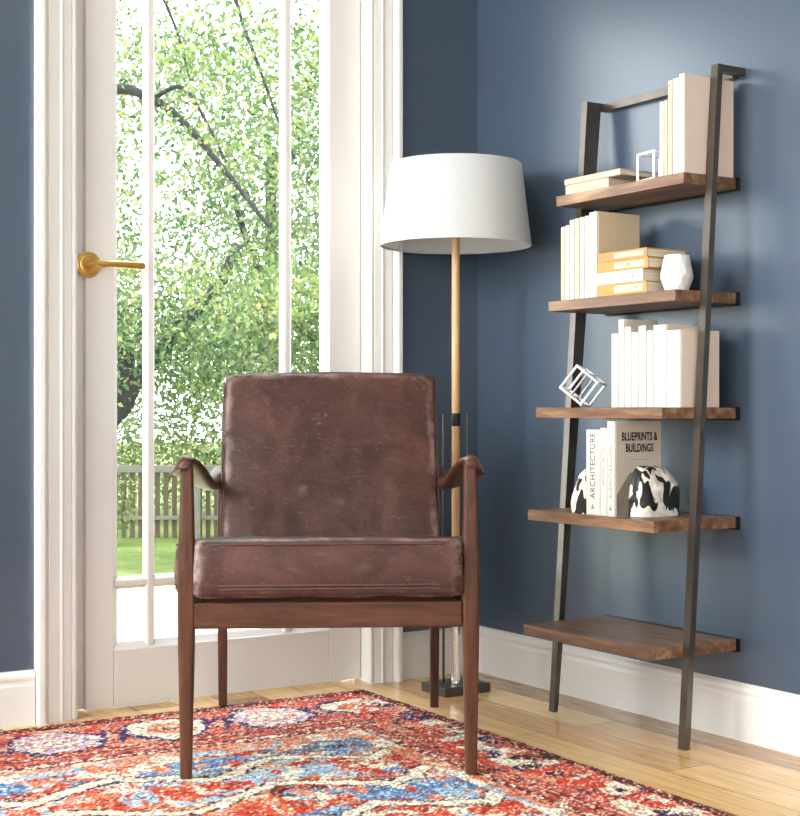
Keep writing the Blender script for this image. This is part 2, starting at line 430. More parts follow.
WIN_L = (-3.0, -0.1, 0.45, 2.45)     # opening in the left wall: y0, y1, z0, z1
FILL_WIN_N = (-3.3, -1.9, 0.4, 2.3)       # unseen window added behind the camera for fill light: x0, x1, z0, z1
def build_windows():
    for i, (axis, w) in enumerate((('y', WIN_L), ('x', FILL_WIN_N))):  # the second window is out of view, added to let fill light in
        s0, s1, z0, z1 = w
        pos = X0 - 0.06 if axis == 'y' else Y0 - 0.06
        def P(s, d, z): return (pos + d, s, z) if axis == 'y' else (s, pos + d, z)
        bm = bmesh.new(); fw = 0.05
        for a, b, c, e in ((s0, s0 + fw, z0, z1), (s1 - fw, s1, z0, z1), (s0 + fw, s1 - fw, z0, z0 + fw), (s0 + fw, s1 - fw, z1 - fw, z1)):
            add_box(bm, [min(u, v) for u, v in zip(P(a, -0.02, c), P(b, 0.02, e))], [max(u, v) for u, v in zip(P(a, -0.02, c), P(b, 0.02, e))])
        wn = struct('window_%d' % (i + 1), bm, M['trim'])
        sm = (s0 + s1) / 2
        obj('mullion', box(P(sm - 0.02, -0.015, z0 + fw), P(sm + 0.02, 0.015, z1 - fw)), M['trim'], wn)
        obj('glass_pane', box(P(s0 + fw, -0.002, z0 + fw), P(s1 - fw, 0.002, z1 - fw)), M['glass'], wn)

# ------------------------------------------------------------------ chair
def nz3(p, s, seed=0.0):
    return noise.noise(Vector((p.x * s + seed, p.y * s + seed * 1.7, p.z * s - seed)))

def cushion(hx, hy, hz, r, shape=None, cuts=30, wrinkle=0.004, seed=0.0):
    """puffed box: half sizes hx, hy, hz, edge radius r"""
    bm = bmesh.new(); bmesh.ops.create_cube(bm, size=2.0)
    bmesh.ops.subdivide_edges(bm, edges=bm.edges[:], cuts=cuts, use_grid_fill=True)
    for v in bm.verts:
        u = v.co.copy()
        # gather points toward the edges so the round edge is well resolved
        w = Vector([math.copysign(abs(c) ** 0.8, c) for c in u])
        q = Vector((w.x * hx, w.y * hy, w.z * hz))
        inner = Vector((max(-hx + r, min(hx - r, q.x)), max(-hy + r, min(hy - r, q.y)), max(-hz + r, min(hz - r, q.z))))
        d = q - inner
        if d.length > 1e-7: q = inner + d.normalized() * r
        if shape: q = shape(q, w)
        v.co = q
    bm.normal_update()
    if wrinkle:
        mv = []
        for v in bm.verts:
            p = v.co
            k = 0.55 * nz3(p, 9, seed) + 0.35 * nz3(p, 22, seed + 3) + 0.25 * abs(nz3(Vector((p.x * 1.0, p.y, p.z * 0.5)), 34, seed + 9))
            mv.append(v.normal * (k * wrinkle))
        for v, d in zip(bm.verts, mv): v.co += d
    return bm

CH_O = Vector((-0.968, -0.8345, 0.0108)); CH_R = math.radians(-29.2)
def build_chair():
    g = CH_O.z                       # everything below is measured from the rug's surface
    t = thing('armchair', 'wooden armchair with worn dark brown leather seat and back cushions, on the patterned rug', 'armchair', CH_O, CH_R)
    Z = lambda z: z - g
    # front legs, tapering towards the foot and the arm
    for s in (-1, 1):
        secs = []
        for z, w, dd in ((0.0, 0.0115, 0.012), (0.12, 0.0135, 0.014), (0.30, 0.0172, 0.0175), (0.37, 0.0175, 0.018), (0.50, 0.0150, 0.0165), (0.60, 0.0125, 0.0145), (0.637, 0.0125, 0.0145)):
            secs.append(sq_ring(s * (0.2865 - 0.001 * z) + 0.002, 0.0 + 0.012 * z / 0.6, z, w, dd, 20, 6))
        sharp(obj('leg', loft(secs), M['chair_wood'], t), 45)
    for s in (-1, 1):
        secs = []
        z0 = 0.0 if s < 0 else 0.0004 - g     # the right rear foot stands just off the rug
        for z, w, dd, ty in ((z0, 0.0105, 0.012, 0.703), (0.30, 0.0125, 0.016, 0.690), (0.45, 0.0125, 0.015, 0.690), (0.575, 0.012, 0.014, 0.700)):
            secs.append(sq_ring(0.009 + s * 0.264, ty, z, w, dd, 20, 6))
        sharp(obj('leg', loft(secs), M['chair_wood'], t), 45)
    # rails
    obj('front_rail', box((-0.270, -0.009, Z(0.308)), (0.270, 0.014, Z(0.360)), 0.003), M['chair_wood_h'], t)
    obj('rear_rail', box((-0.249, 0.680, Z(0.300)), (0.257, 0.702, Z(0.345)), 0.003), M['chair_wood_h'], t)
    for s in (-1, 1):
        bm = bmesh.new()
        a = Vector((s * 0.279, 0.016, 0)); b = Vector((0.004 + s * 0.260, 0.676, 0))
        w = 0.010
        add_hull8(bm, [(a.x - w, a.y, Z(0.312)), (a.x + w, a.y, Z(0.312)), (a.x + w, a.y, Z(0.352)), (a.x - w, a.y, Z(0.352))],
                  [(b.x - w, b.y, Z(0.300)), (b.x + w, b.y, Z(0.300)), (b.x + w, b.y, Z(0.342)), (b.x - w, b.y, Z(0.342))])
        obj('side_rail', bm, M['chair_wood'], t)
    for ty in (0.16, 0.32, 0.48):
        obj('seat_slat', box((-0.268, ty - 0.025, Z(0.343)), (0.268, ty + 0.025, Z(0.353)), 0.002), M['chair_wood_h'], t)
    # sculpted arms: a flat paddle, rolling over the front leg, dipping, and rising to the rear leg
    for s in (-1, 1):
        #  t,   s_centre, z_top, half width, thickness, droop of the outer edge
        rows = [(-0.024, 0.2870, 0.642, 0.008, 0.012, 0.004), (-0.021, 0.2875, 0.648, 0.013, 0.018, 0.008), (-0.012, 0.2890, 0.653, 0.0165, 0.022, 0.013),
                (0.01, 0.2915, 0.6555, 0.021, 0.023, 0.021), (0.05, 0.2950, 0.653, 0.026, 0.023, 0.026), (0.10, 0.2940, 0.647, 0.028, 0.022, 0.024),
                (0.18, 0.2910, 0.632, 0.029, 0.024, 0.016), (0.28, 0.2870, 0.612, 0.027, 0.024, 0.010), (0.38, 0.2840, 0.596, 0.024, 0.026, 0.004), (0.48, 0.2810, 0.588, 0.022, 0.030, 0.001),
                (0.57, 0.2785, 0.590, 0.021, 0.038, 0), (0.64, 0.2765, 0.598, 0.020, 0.048, 0), (0.69, 0.2755, 0.606, 0.019, 0.058, 0), (0.712, 0.2750, 0.606, 0.016, 0.056, 0), (0.720, 0.2750, 0.600, 0.010, 0.040, 0)]
        secs = []
        for ty, sc, zt, hw, th, dr in rows:
            ring = []
            for k in range(24):
                a = 2 * PI * k / 24; c, q = math.cos(a), math.sin(a)
                x = hw * math.copysign(abs(c) ** 0.75, c); z = th / 2 * math.copysign(abs(q) ** 0.8, q)
                z = z * (1 - 0.35 * abs(x / hw) ** 2) - dr * max(0.0, x / hw) ** 1.5
                ring.append(Vector((s * (sc + x) + 0.002 + 0.007 * max(0.0, ty) / 0.7, ty, Z(zt - th / 2 + z))))
            secs.append(ring)
        sharp(obj('armrest', loft(secs), M['chair_wood_h'], t), 60)
    # back frame behind the cushion
    tl = math.radians(21)
    u = Vector((0, math.sin(tl), math.cos(tl))); n = Vector((0, math.cos(tl), -math.sin(tl)))
    B = Vector((0.011, 0.470, 0.430 - g))
    for s in (-1, 1):
        p0 = B + n * 0.128 - u * 0.06; p1 = B + n * 0.128 + u * 0.40
        bm = bmesh.new()
        def cor(p, w): return [p + Vector((s * 0.20 - w, 0, 0)), p + Vector((s * 0.20 + w, 0, 0)), p + Vector((s * 0.20 + w, 0, 0)) + n * 0.02, p + Vector((s * 0.20 - w, 0, 0)) + n * 0.02]
        add_hull8(bm, cor(p0, 0.014), cor(p1, 0.011)); obj('back_post', bm, M['chair_wood'], t)
    for k in (0.10, 0.22, 0.34):
        c = B + n * 0.124 + u * k
        mtx = Matrix.Translation(c) @ Matrix.Rotation(-tl, 4, 'X')
        obj('back_slat', add_box(bmesh.new(), (-0.215, -0.004, -0.02), (0.215, 0.006, 0.02), 0.002, 2, mtx), M['chair_wood_h'], t)
    obj('back_rail', box((-0.252, 0.690, Z(0.548)), (0.260, 0.708, Z(0.585)), 0.003), M['chair_wood_h'], t)
    # seat cushion: narrow between the front legs, bulging behind them, dropping to the back
    L = 0.555; hy = L / 2; cy = -0.016 + hy; hz = 0.058
    def seat_shape(q, w):
        ty = q.y + cy
        k = min(1.0, max(0.0, (ty - 0.012) / 0.05)); k = k * k * (3 - 2 * k)
        wide = 0.2705 + (0.308 - 0.2705) * k
        wide -= 0.045 * max(0.0, (ty - 0.08) / 0.46)
        x = q.x / 0.3 * wide
        x += math.copysign(0.006 * (1 - (q.z / hz) ** 2), x) * abs(w.x) ** 6 * k
        puff = (1 - w.x ** 4) * (1 - w.y ** 4)
        z = q.z + (0.003 * puff if q.z > 0 else 0)
        y = q.y - (0.012 * (1 - (q.z / hz) ** 2) * abs(w.y) ** 6 if q.y < 0 else 0)
        return Vector((x, y, z))
    bm = cushion(0.3, hy, hz, 0.015, seat_shape, 44, 0.0055, 2.0)
    mt = Matrix.Translation((0, cy, Z(0.4060))) @ Matrix.Rotation(math.radians(-4.8), 4, 'X')
    sc_ = obj('seat_cushion', bm, M['leather'], t, smooth=True, matrix=mt)
    for zz in (0.048, -0.034, -0.041):
        pts = []
        N = 80
        for k in range(N):
            a = 2 * PI * k / N; c, q = math.cos(a), math.sin(a)
            wx = math.copysign(abs(c) ** 0.16, c); wy = math.copysign(abs(q) ** 0.16, q)
            off = 0.0012
            p = seat_shape(Vector((wx * (0.3 + off), wy * (hy + off), zz)), Vector((wx, wy, zz / hz)))
            pts.append(p)
        obj('piping', tube(pts, 0.0024, 6, True), M['leather_seam'], sc_, smooth=True, matrix=mt)
    # back cushion, leaning back
    hb, hzb, hyb = 0.2560, 0.219, 0.060
    def back_shape(q, w):
        puff = (1 - w.x ** 4) * (1 - w.z ** 4)
        y = q.y + (-0.016 * puff if q.y < 0 else 0.008 * puff)
        x = q.x * (1 + 0.004 * (1 - w.z ** 2))
        z = q.z - (0.006 * (w.x ** 2) if q.z > 0 else 0)
        return Vector((x, y, z))
    bm = cushion(hb, hyb, hzb, 0.014, back_shape, 44, 0.0065, 5.0)
    c = B + u * hzb + n * hyb
    mt = Matrix.Translation(c) @ Matrix.Rotation(-tl, 4, 'X')
    bc = obj('back_cushion', bm, M['leather'], t, smooth=True, matrix=mt)
    for yy in (-0.050, 0.050):
        pts = []
        N = 80
        for k in range(N):
            a = 2 * PI * k / N; cc, q = math.cos(a), math.sin(a)
            wx = math.copysign(abs(cc) ** 0.14, cc); wz = math.copysign(abs(q) ** 0.14, q)
            pts.append(back_shape(Vector((wx * (hb + 0.0012), yy, wz * (hzb + 0.0012))), Vector((wx, yy / hyb, wz))))
        obj('piping', tube(pts, 0.0024, 6, True), M['leather_seam'], bc, smooth=True, matrix=mt)

# ------------------------------------------------------------------ lamp
LP = Vector((-0.229, -0.222, 0.0))
def build_lamp():
    t = thing('floor_lamp', 'floor lamp with white drum shade and slim light wood pole, standing in the corner', 'floor lamp', LP)
    obj('base', box((-0.073, -0.056, 0.0), (0.073, 0.056, 0.024), 0.002), M['grey_metal'], t)
    obj('pole', lathe([(0.0108, 0.375), (0.0108, 1.200)], 24), M['pole_wood'], t, smooth=False)
    for p in t.children:
        if p.name.startswith('pole'): sharp(p)
    sharp(obj('pole_sleeve', lathe([(0.0125, 0.024), (0.0118, 0.028), (0.0118, 0.368), (0.0128, 0.369), (0.0128, 0.379), (0.0110, 0.380)], 24), M['chrome'], t))
    for s in (-1, 1):
        obj('rod', lathe([(0.003, 0.024), (0.003, 0.733), (0.0015, 0.735)], 10, (s * 0.039, 0, 0)), M['grey_metal'], t, smooth=True)
    b = lathe([(0.0125, 0.702), (0.0130, 0.704), (0.0130, 0.734), (0.0125, 0.736)], 24)
    sharp(obj('clamp', b, M['black_metal'], t))
    rt, rb, zt, zb = 0.174, 0.2005, 1.394, 1.178
    th = 0.0022
    prof = [(rb, zb), (rt, zt), (rt - th, zt), (rb - th, zb)]
    bm = bmesh.new(); n = 96; rings = []
    for r, z in prof: rings.append([bm.verts.new((r * math.cos(2 * PI * k / n), r * math.sin(2 * PI * k / n), z)) for k in range(n)])
    for i in range(4):
        for k in range(n): bm.faces.new((rings[i][k], rings[i][(k + 1) % n], rings[(i + 1) % 4][(k + 1) % n], rings[(i + 1) % 4][k]))
    sh = sharp(obj('lamp_shade', bm, M['shade'], t))
    for r, z in ((rb - 0.0005, zb + 0.003), (rt - 0.0005, zt - 0.003)):
        pts = [((r - 0.002) * Vector((math.cos(2 * PI * k / 64), math.sin(2 * PI * k / 64), 0))) + Vector((0, 0, z)) for k in range(64)]
        obj('rim', tube(pts, 0.0024, 6, True), M['shade'], sh, smooth=True)
    b = bmesh.new()
    for k in range(3):
        a = 2 * PI * k / 3 + 0.3; add_tube(b, [(0.010 * math.cos(a), 0.010 * math.sin(a), 1.361), ((rt - 0.004) * math.cos(a), (rt - 0.004) * math.sin(a), 1.384)], 0.002, 6)
    add_lathe(b, [(0.014, 1.356), (0.014, 1.366)], 16)
    obj('shade_spider', b, M['grey_metal'], t)
    sharp(obj('socket', lathe([(0.0108, 1.200), (0.016, 1.203), (0.016, 1.247), (0.012, 1.250)], 20), M['black_metal'], t))
    obj('bulb', lathe([(0.012, 1.250), (0.014, 1.260), (0.027, 1.290), (0.030, 1.307), (0.026, 1.325), (0.014, 1.353), (0.008, 1.356)], 24), M['ceramic'], t, smooth=True)

# ------------------------------------------------------------------ ladder shelf and what stands on it
SHELVES = [(1.271, 0.171), (1.011, 0.196), (0.751, 0.235), (0.503, 0.260), (0.226, 0.273)]
YR, YL = -1.017, -0.572
TH = 0.025
def build_shelf():
    t = thing('ladder_shelf', 'tall leaning ladder bookshelf with five walnut boards and dark metal uprights by the blue wall', 'bookshelf', (0, 0, 0))
    for z, d in SHELVES:
        b = obj('shelf', box((-d, YR, z - TH), (-0.004, YL, z), 0.0012, 1), M['shelf_wood'], t)
        obj('wall_bracket', box((-0.0105, YR - 0.004, z - TH - 0.004), (-0.0005, YL + 0.004, z + 0.001)), M['black_metal'], b)
    w = 0.021; top = 1.517
    for side in (0, 1):
        y0, y1 = (YR - w, YR) if side == 0 else (YL, YL + w)
        def fx(z): return -0.188 + (0.188 - 0.087) * z / 1.517 if side == 0 else -0.178 + (0.178 - 0.072) * z / 1.517
        db, dt = (0.016, 0.016) if side == 0 else (0.012, 0.046)
        bm = bmesh.new()
        add_hull8(bm, [(fx(0), y0, 0), (fx(0) + db, y0, 0), (fx(0) + db, y1, 0), (fx(0), y1, 0)],
                  [(fx(top), y0, top), (fx(top) + dt, y0, top), (fx(top) + dt, y1, top), (fx(top), y1, top)])
        up = obj('upright', bm, M['bronze'], t)
        obj('top_arm', box((fx(top) + dt - 0.0002, y0 + 0.0005, top - 0.016), (-0.0005, y1 - 0.0005, top - 0.0002)), M['bronze'], up)
    obj('crossbar', box((-0.020, YR, top - 0.020), (-0.0005, YL, top)), M['bronze'], t)

def text(body, mat, parent, size, origin, xdir, ydir, sx=1.0, bold=0.0, align='LEFT', name='title_lettering', space=1.0):
    cu = bpy.data.curves.new(name, 'FONT'); cu.body = body; cu.size = size; cu.extrude = 0.0002; cu.offset = bold
    cu.align_x = align; cu.space_character = space
    cu.materials.append(mat)
    o = bpy.data.objects.new(name, cu); COL.objects.link(o)
    bpy.context.view_layer.update()
    me = bpy.data.meshes.new_from_object(o.evaluated_get(bpy.context.evaluated_depsgraph_get()))
    bpy.data.objects.remove(o); me.name = name
    if not me.materials: me.materials.append(mat)
    o = bpy.data.objects.new(name, me); COL.objects.link(o); o.parent = parent
    x = Vector(xdir) * sx; y = Vector(ydir); z = Vector(xdir).cross(y)
    o.matrix_local = Matrix(((x.x, y.x, z.x, origin[0]), (x.y, y.y, z.y, origin[1]), (x.z, y.z, z.z, origin[2]), (0, 0, 0, 1)))
    return o

def book(label, lo, hi, cover, group, flat=False, spine='-x', open_ends=True):
    """a hardback: boards and spine (cover) round a page block. Standing: thickness along y. Flat: thickness along z. Spine towards -x."""
    lo, hi = Vector(lo), Vector(hi)
    if not flat: lo.y += 0.0007; hi.y -= 0.0007
    t = thing('book', label, 'book', (lo.x, (lo.y + hi.y) / 2, lo.z), 0, group)
    o = Vector(t.location); a, b = lo - o, hi - o
    c = 0.0022; bm = bmesh.new()
    if flat:
        add_box(bm, (a.x, a.y, a.z), (b.x, b.y, a.z + c), 0.0005, 1); add_box(bm, (a.x, a.y, b.z - c), (b.x, b.y, b.z), 0.0005, 1)
        add_box(bm, (a.x, a.y, a.z + c * 0.5), (a.x + c, b.y, b.z - c * 0.5), 0.0005, 1)
        pg = box((a.x + c, a.y + 0.003, a.z + c), (b.x - 0.004, b.y - 0.003, b.z - c))
    else:
        add_box(bm, (a.x, a.y, a.z), (b.x, a.y + c, b.z), 0.0005, 1); add_box(bm, (a.x, b.y - c, a.z), (b.x, b.y, b.z), 0.0005, 1)
        add_box(bm, (a.x - 0.0008, a.y + c * 0.4, a.z), (a.x + c, b.y - c * 0.4, b.z), 0.0014, 2)
        pg = box((a.x + c, a.y + c, a.z + 0.003), (b.x - 0.004, b.y - c, b.z - 0.003))
    obj('cover', bm, M[cover], t); obj('page_block', pg, M['pages'], t)
    return t

def wire_cube(t, size, rad, mat, rot, loc):
    """the twelve edges of a cube, each one a rod"""
    R = rot.to_3x3(); h = size / 2
    for ax in range(3):
        for i in (-1, 1):
            for j in (-1, 1):
                p = [0, 0, 0]; q = [0, 0, 0]
                p[ax], q[ax] = -h, h
                o1, o2 = [k for k in range(3) if k != ax]
                p[o1] = q[o1] = i * h; p[o2] = q[o2] = j * h
                bm = tube([R @ Vector(p) + loc, R @ Vector(q) + loc], rad, 8)
                obj('rod', bm, mat, t, smooth=False)

def build_shelf_goods():
    # ---- top board
    z = 1.2713; G = 'upright books on the top board'
    data = [(-0.9345, -0.9485, 1.440, 'bk_white', 'short white book, first of the upright row on the top board', 0.12),
            (-0.9490, -0.9610, 1.441, 'bk_cream', 'short cream book, second of the upright row on the top board', 0.12),
            (-0.9615, -0.9760, 1.4825, 'bk_cream', 'tall cream book with a small gold dot on its spine, top board', 0.14),
            (-0.9765, -0.9970, 1.484, 'bk_white', 'thick white book just inside the outermost blush book on the top board', 0.15),
            (-0.9975, -1.0145, 1.4905, 'bk_blush', 'tallest blush book whose broad cover faces out at the top board end', 0.152)]
    for y1, y0, zt, m, lab, dp in data:
        b = book(lab, (-0.166, y0, z), (-0.166 + dp, y1, zt), m, G)
        if 'gold dot' in lab:
            mt = Matrix.Translation((-0.0008, 0, zt - z - 0.012)) @ Matrix.Rotation(-PI / 2, 4, 'Y')
            obj('spine_dot', lathe([(0.003, -0.0004), (0.003, 0.0004)], 16, mtx=mt), M['bk_tan'], b)
    G = 'flat books on the top board'
    book('cream book lying flat under another on the top board', (-0.158, -0.752, z), (-0.045, -0.592, 1.2962), 'bk_cream', G, True)
    book('thin cream book lying flat on top of another, highest board', (-0.160, -0.795, 1.2965), (-0.035, -0.590, 1.311), 'bk_cream', G, True)
    s = 0.062; tz = thing('wire_cube', 'small white wire cube ornament on the top board beside the upright books', 'ornament', (-0.118, -0.874, z), math.radians(-6))
    rd = 0.0030
    wire_cube(tz, s, rd, M['white_wire'], Matrix.Identity(4), Vector((0, 0, s / 2 + rd)))
    # ---- second board
    z = 1.0113; G = 'upright books on the second board'
    ys = [-0.6125, -0.6290, -0.6455, -0.6650, -0.6835, -0.7020, -0.7185, -0.7480]
    hs = [1.190, 1.192, 1.2035, 1.205, 1.206, 1.207, 1.2135]
    mats = ['bk_cream', 'bk_white', 'bk_white', 'bk_cream', 'bk_white', 'bk_white', 'bk_cream']
    nm = ['outermost short cream book, first in the second board row', 'short white book, second in the second board row', 'white book stepping taller, third in the second board row',
          'cream book, fourth in the second board row', 'white book, fifth in the second board row', 'white book beside the tall beige book on the second board']
    for k in range(6):
        book(nm[k], (-0.190, ys[k + 1] + 0.0004, z), (-0.08, ys[k] - 0.0004, hs[k]), mats[k], G)
    b = book('tall thick book with plain beige cover, on the second board behind the flat stack', (-0.190, ys[7] + 0.0004, z), (-0.058, ys[6] - 0.0004, hs[6]), 'bk_white', G)
    b.children[0].name = 'cover'
    obj('front_cover', box((0.004, -0.0168 + 0.0014, 0.0), (0.132, -0.0143 + 0.0000, hs[6] - z)), M['bk_beige'], b)
    G = 'flat stack on the second board'
    st = [(1.0113, 1.0382, -0.9185, -0.068, 'bk_gold', 'golden tan book at the bottom of the flat stack beside white vase'),
          (1.0385, 1.0665, -0.9055, -0.075, 'bk_white', 'white book lying second from the bottom of the flat stack'),
          (1.0668, 1.0912, -0.9235, -0.072, 'bk_gold', 'yellow book with a green spine mark, second from top of the flat stack'),
          (1.0915, 1.113, -0.9195, -0.066, 'bk_tan', 'pale tan book on top of the flat stack')]
    for z0, z1, yr, xe, m, lab in st:
        bb = book(lab, (-0.190, yr, z0), (xe, -0.7488, z1), m, G, True)
        hy = (-0.7488 - yr) / 2
        # paper label on the spine
        lm = {'bk_gold': 'bk_cream', 'bk_white': 'bk_white', 'bk_tan': 'bk_cream'}[m]
        obj('spine_label', box((-0.0006, -hy + 0.012, 0.005), (0.0002, hy - 0.06, z1 - z0 - 0.005)), M[lm], bb)
        if 'green' in lab: obj('spine_mark', box((-0.0009, -hy + 0.058, 0.008), (0.0002, -hy + 0.072, z1 - z0 - 0.006)), M['ink_green'], bb)
        if 'white' in lab.split(): obj('spine_mark', box((-0.0009, -hy + 0.03, 0.011), (0.0002, -hy + 0.036, 0.017)), M['ink_grey'], bb)
    # faceted vase
    v = thing('vase', 'small faceted white vase beside the flat stack of books', 'vase', (-0.150, -0.9735, z))
    bm = bmesh.new(); n = 11; rings = []
    for r, h, off in ((0.026, 0.0, 0), (0.0370, 0.029, 0.5), (0.0365, 0.040, 0), (0.0275, 0.080, 0.5), (0.0245, 0.080, 0.5), (0.021, 0.03, 0.5)):
        rings.append([bm.verts.new((r * math.cos(2 * PI * (k + off) / n), r * math.sin(2 * PI * (k + off) / n), h)) for k in range(n)])
    for i in range(len(rings) - 1):
        if rings[i][0].co.z == rings[i + 1][0].co.z or i == len(rings) - 2:
            for k in range(n): bm.faces.new((rings[i][k], rings[i][(k + 1) % n], rings[i + 1][(k + 1) % n], rings[i + 1][k]))
        else:
            sh = {0: 0, 1: 1, 2: 0}[i]
            for k in range(n):
                a, b = rings[i], rings[i + 1]
                if sh == 0:
                    bm.faces.new((a[k], a[(k + 1) % n], b[k])); bm.faces.new((a[(k + 1) % n], b[(k + 1) % n], b[k]))
                else:
                    bm.faces.new((a[k], b[(k + 1) % n], b[k])); bm.faces.new((a[k], a[(k + 1) % n], b[(k + 1) % n]))
    bm.faces.new(rings[0][::-1]); bm.faces.new(rings[-1])
    obj('body', bm, M['ceramic'], v)
    # ---- third board
    z = 0.7513; G = 'white books on the third board'
    S3X = -0.171
    px = S3Y
    hs = [0.924, 0.956, 0.938, 0.9245, 0.938, 0.926, 0.9375, 0.9235]
    dp = [0.115, 0.105, 0.06, 0.115, 0.06, 0.115, 0.115, 0.118]
    lab = ['white book beside the silver wire cube, first of the third board row', 'tallest white book of the third board row', 'narrow white book just after the tallest on the third board',
           'low white book, fourth of the third board row', 'raised white book in the middle of the third board row', 'low white book before the thick tall one on the third board',
           'thick tall white book, second from the upright on the third board', 'thick white book with blush cover facing out, end of the third board row']
    for k in range(8):
        m = 'bk_white'
        b = book(lab[k], (S3X, px[k + 1] + 0.0004, z), (S3X + dp[k], px[k] - 0.0004, hs[k]), m, G)
        if k in (1, 6, 7):
            hy = (px[k] - px[k + 1]) / 2
            obj('front_cover', box((0.004, -hy - 0.0004 + 0.0006, 0.0), (dp[k], -hy + 0.0012, hs[k] - z)), M['bk_blush'], b)
    # tilted silver wire cube, standing on an edge rod
    s = 0.066; rd = 0.0033
    R = Matrix.Rotation(math.radians(32), 4, 'X') @ Matrix.Rotation(math.radians(22), 4, 'Y') @ Matrix.Rotation(math.radians(25), 4, 'Z')
    low = min((R @ Vector((i * s / 2, j * s / 2, k * s / 2))).z for i in (-1, 1) for j in (-1, 1) for k in (-1, 1))
    tw = thing('wire_sculpture', 'silver wire cube sculpture tilted on its corner, on the third board', 'ornament', (-0.155, -0.655, z))
    wire_cube(tw, s, rd, M['bright_wire'], R, Vector((0, 0, -low + rd)))
    # second frame of the sculpture, crossing the first
    b = bmesh.new(); h = s * 0.5
    R3 = R.to_3x3(); c = Vector((0, 0, -low + rd))
    for a, q in (((-h, 0, -h), (-h, 0, h)), ((-h, 0, h), (h, 0, h)), ((h, 0, h), (h, 0, -h)), ((h, 0, -h), (-h, 0, -h))):
        add_tube(b, [R3 @ Vector(a) + c, R3 @ Vector(q) + c], rd, 8)
    obj('inner_frame', b, M['chrome'], tw)
    # ---- fourth board
    z = 0.5033; G = 'architecture books on the fourth board'
    X = -0.245
    b = book('white book with ARCHITECTURE down its spine, on the fourth board', (X, -0.8225, z), (-0.105, -0.7735, 0.700), 'bk_white', G)
    text('ARCHITECTURE', M['ink_soft'], b, 0.026, (-0.0012, -0.009, 0.038), (0, 0, 1), (0, 1, 0), 0.78, 0, space=1.05)
    tri = bmesh.new(); add_prism(tri, [(-0.006, 0.014), (0.006, 0.014), (0.0, 0.026)], lambda a, q: Vector((-0.0014, a, q)), lambda a, q: Vector((-0.0006, a, q)))
    obj('spine_emblem', tri, M['ink_grey'], b)
    b = book('thin white book between the ARCHITECTURE and BLUEPRINTS books', (X, -0.8465, z), (-0.11, -0.8230, 0.7045), 'bk_white', G)
    text('ARCHITECTURE', M['ink_grey'], b, 0.011, (-0.0012, -0.004, 0.070), (0, 0, 1), (0, 1, 0), 0.8)
    text('BUILDINGS', M['ink_grey'], b, 0.009, (-0.0012, -0.004, 0.145), (0, 0, 1), (0, 1, 0), 0.8)
    b = book('white book titled BLUEPRINTS & BUILDINGS with its grey cover facing out', (X, -0.8735, z), (-0.105, -0.8470, 0.7195), 'bk_white', G)
    text('BLUEPRINTS & BUILDINGS', M['ink_grey'], b, 0.014, (-0.0012, -0.005, 0.042), (0, 0, 1), (0, 1, 0), 0.76)
    tri = bmesh.new(); add_prism(tri, [(-0.005, 0.014), (0.005, 0.014), (0.0, 0.025)], lambda a, q: Vector((-0.0014, a, q)), lambda a, q: Vector((-0.0006, a, q)))
    obj('spine_emblem', tri, M['ink_grey'], b)
    hy = (0.8735 - 0.8470) / 2; cov = obj('front_cover', box((0.004, -hy - 0.0006, 0.0), (0.140, -hy + 0.001, 0.2165)), M['bk_grey'], b)
    yy = -hy - 0.0009
    text('BLUEPRINTS &', M['ink_black'], b, 0.0262, (0.074, yy, 0.173), (1, 0, 0), (0, 0, 1), 0.62, 0.0007, 'CENTER', space=1.05)
    text('BUILDINGS', M['ink_black'], b, 0.0262, (0.074, yy, 0.147), (1, 0, 0), (0, 0, 1), 0.62, 0.0007, 'CENTER', space=1.05)
    obj('cover_line', box((0.04, yy, 0.1285), (0.108, yy + 0.0008, 0.1293)), M['ink_grey'], b)
    pr = bmesh.new()
    add_prism(pr, [(0.005, 0.001), (0.075, 0.001), (0.075, 0.108), (0.044, 0.098), (0.005, 0.050)], lambda a, q: Vector((a, yy + 0.0001, q)), lambda a, q: Vector((a, yy + 0.0008, q)))
    obj('cover_picture', pr, M['bk_art'], b)
    # cow-marked half dome bookends
    for lab_, y0, sg, sd in (('black and white mottled stone bookend in front of the BLUEPRINTS cover', -0.8750, -1, 1.0), ('black and white mottled stone bookend behind the ARCHITECTURE book, mostly hidden', -0.7730, 1, 4.0)):
        t = thing('bookend', lab_, 'bookend', (-0.135 if sg < 0 else -0.178, y0, z), 0, 'bookends on the fourth board')
        bm = bmesh.new(); NU, NV = 28, 16; rx, ry, hz = 0.070, (0.044 if sg < 0 else 0.080), 0.114; rings = []
        for j in range(NV + 1):
            f = j / NV; ring = []
            for i in range(NU + 1):
                a = PI * i / NU
                k = max(0.0, 1 - f ** 2.6) ** 0.55
                ca = math.cos(a)
                x = rx * math.copysign(abs(ca) ** 0.6, ca) * ((0.60 + 0.40 * k) if ca < 0 else (0.2 + 0.8 * k))
                y = ry * math.sin(a) ** 0.7 * k
                p = Vector((x, sg * (y + (0.0 if k > 0.02 else 0.0)), hz * f))
                d = 0.006 * noise.noise(p * 26 + Vector((sd, sd, sd))) + 0.003 * noise.noise(p * 70 + Vector((sd, 0, 0)))
                if y > 0.004 and j > 0: p += Vector((ca, sg * math.sin(a), 0.4)).normalized() * d
                ring.append(bm.verts.new(p))
            rings.append(ring)
        for j in range(NV):
            for i in range(NU): bm.faces.new((rings[j][i], rings[j][i + 1], rings[j + 1][i + 1], rings[j + 1][i]))
            bm.faces.new((rings[j][0], rings[j + 1][0], rings[j + 1][NU], rings[j][NU]))
        bm.faces.new(rings[0]); bm.faces.new(rings[-1][::-1])
        bmesh.ops.remove_doubles(bm, verts=bm.verts, dist=1e-5)
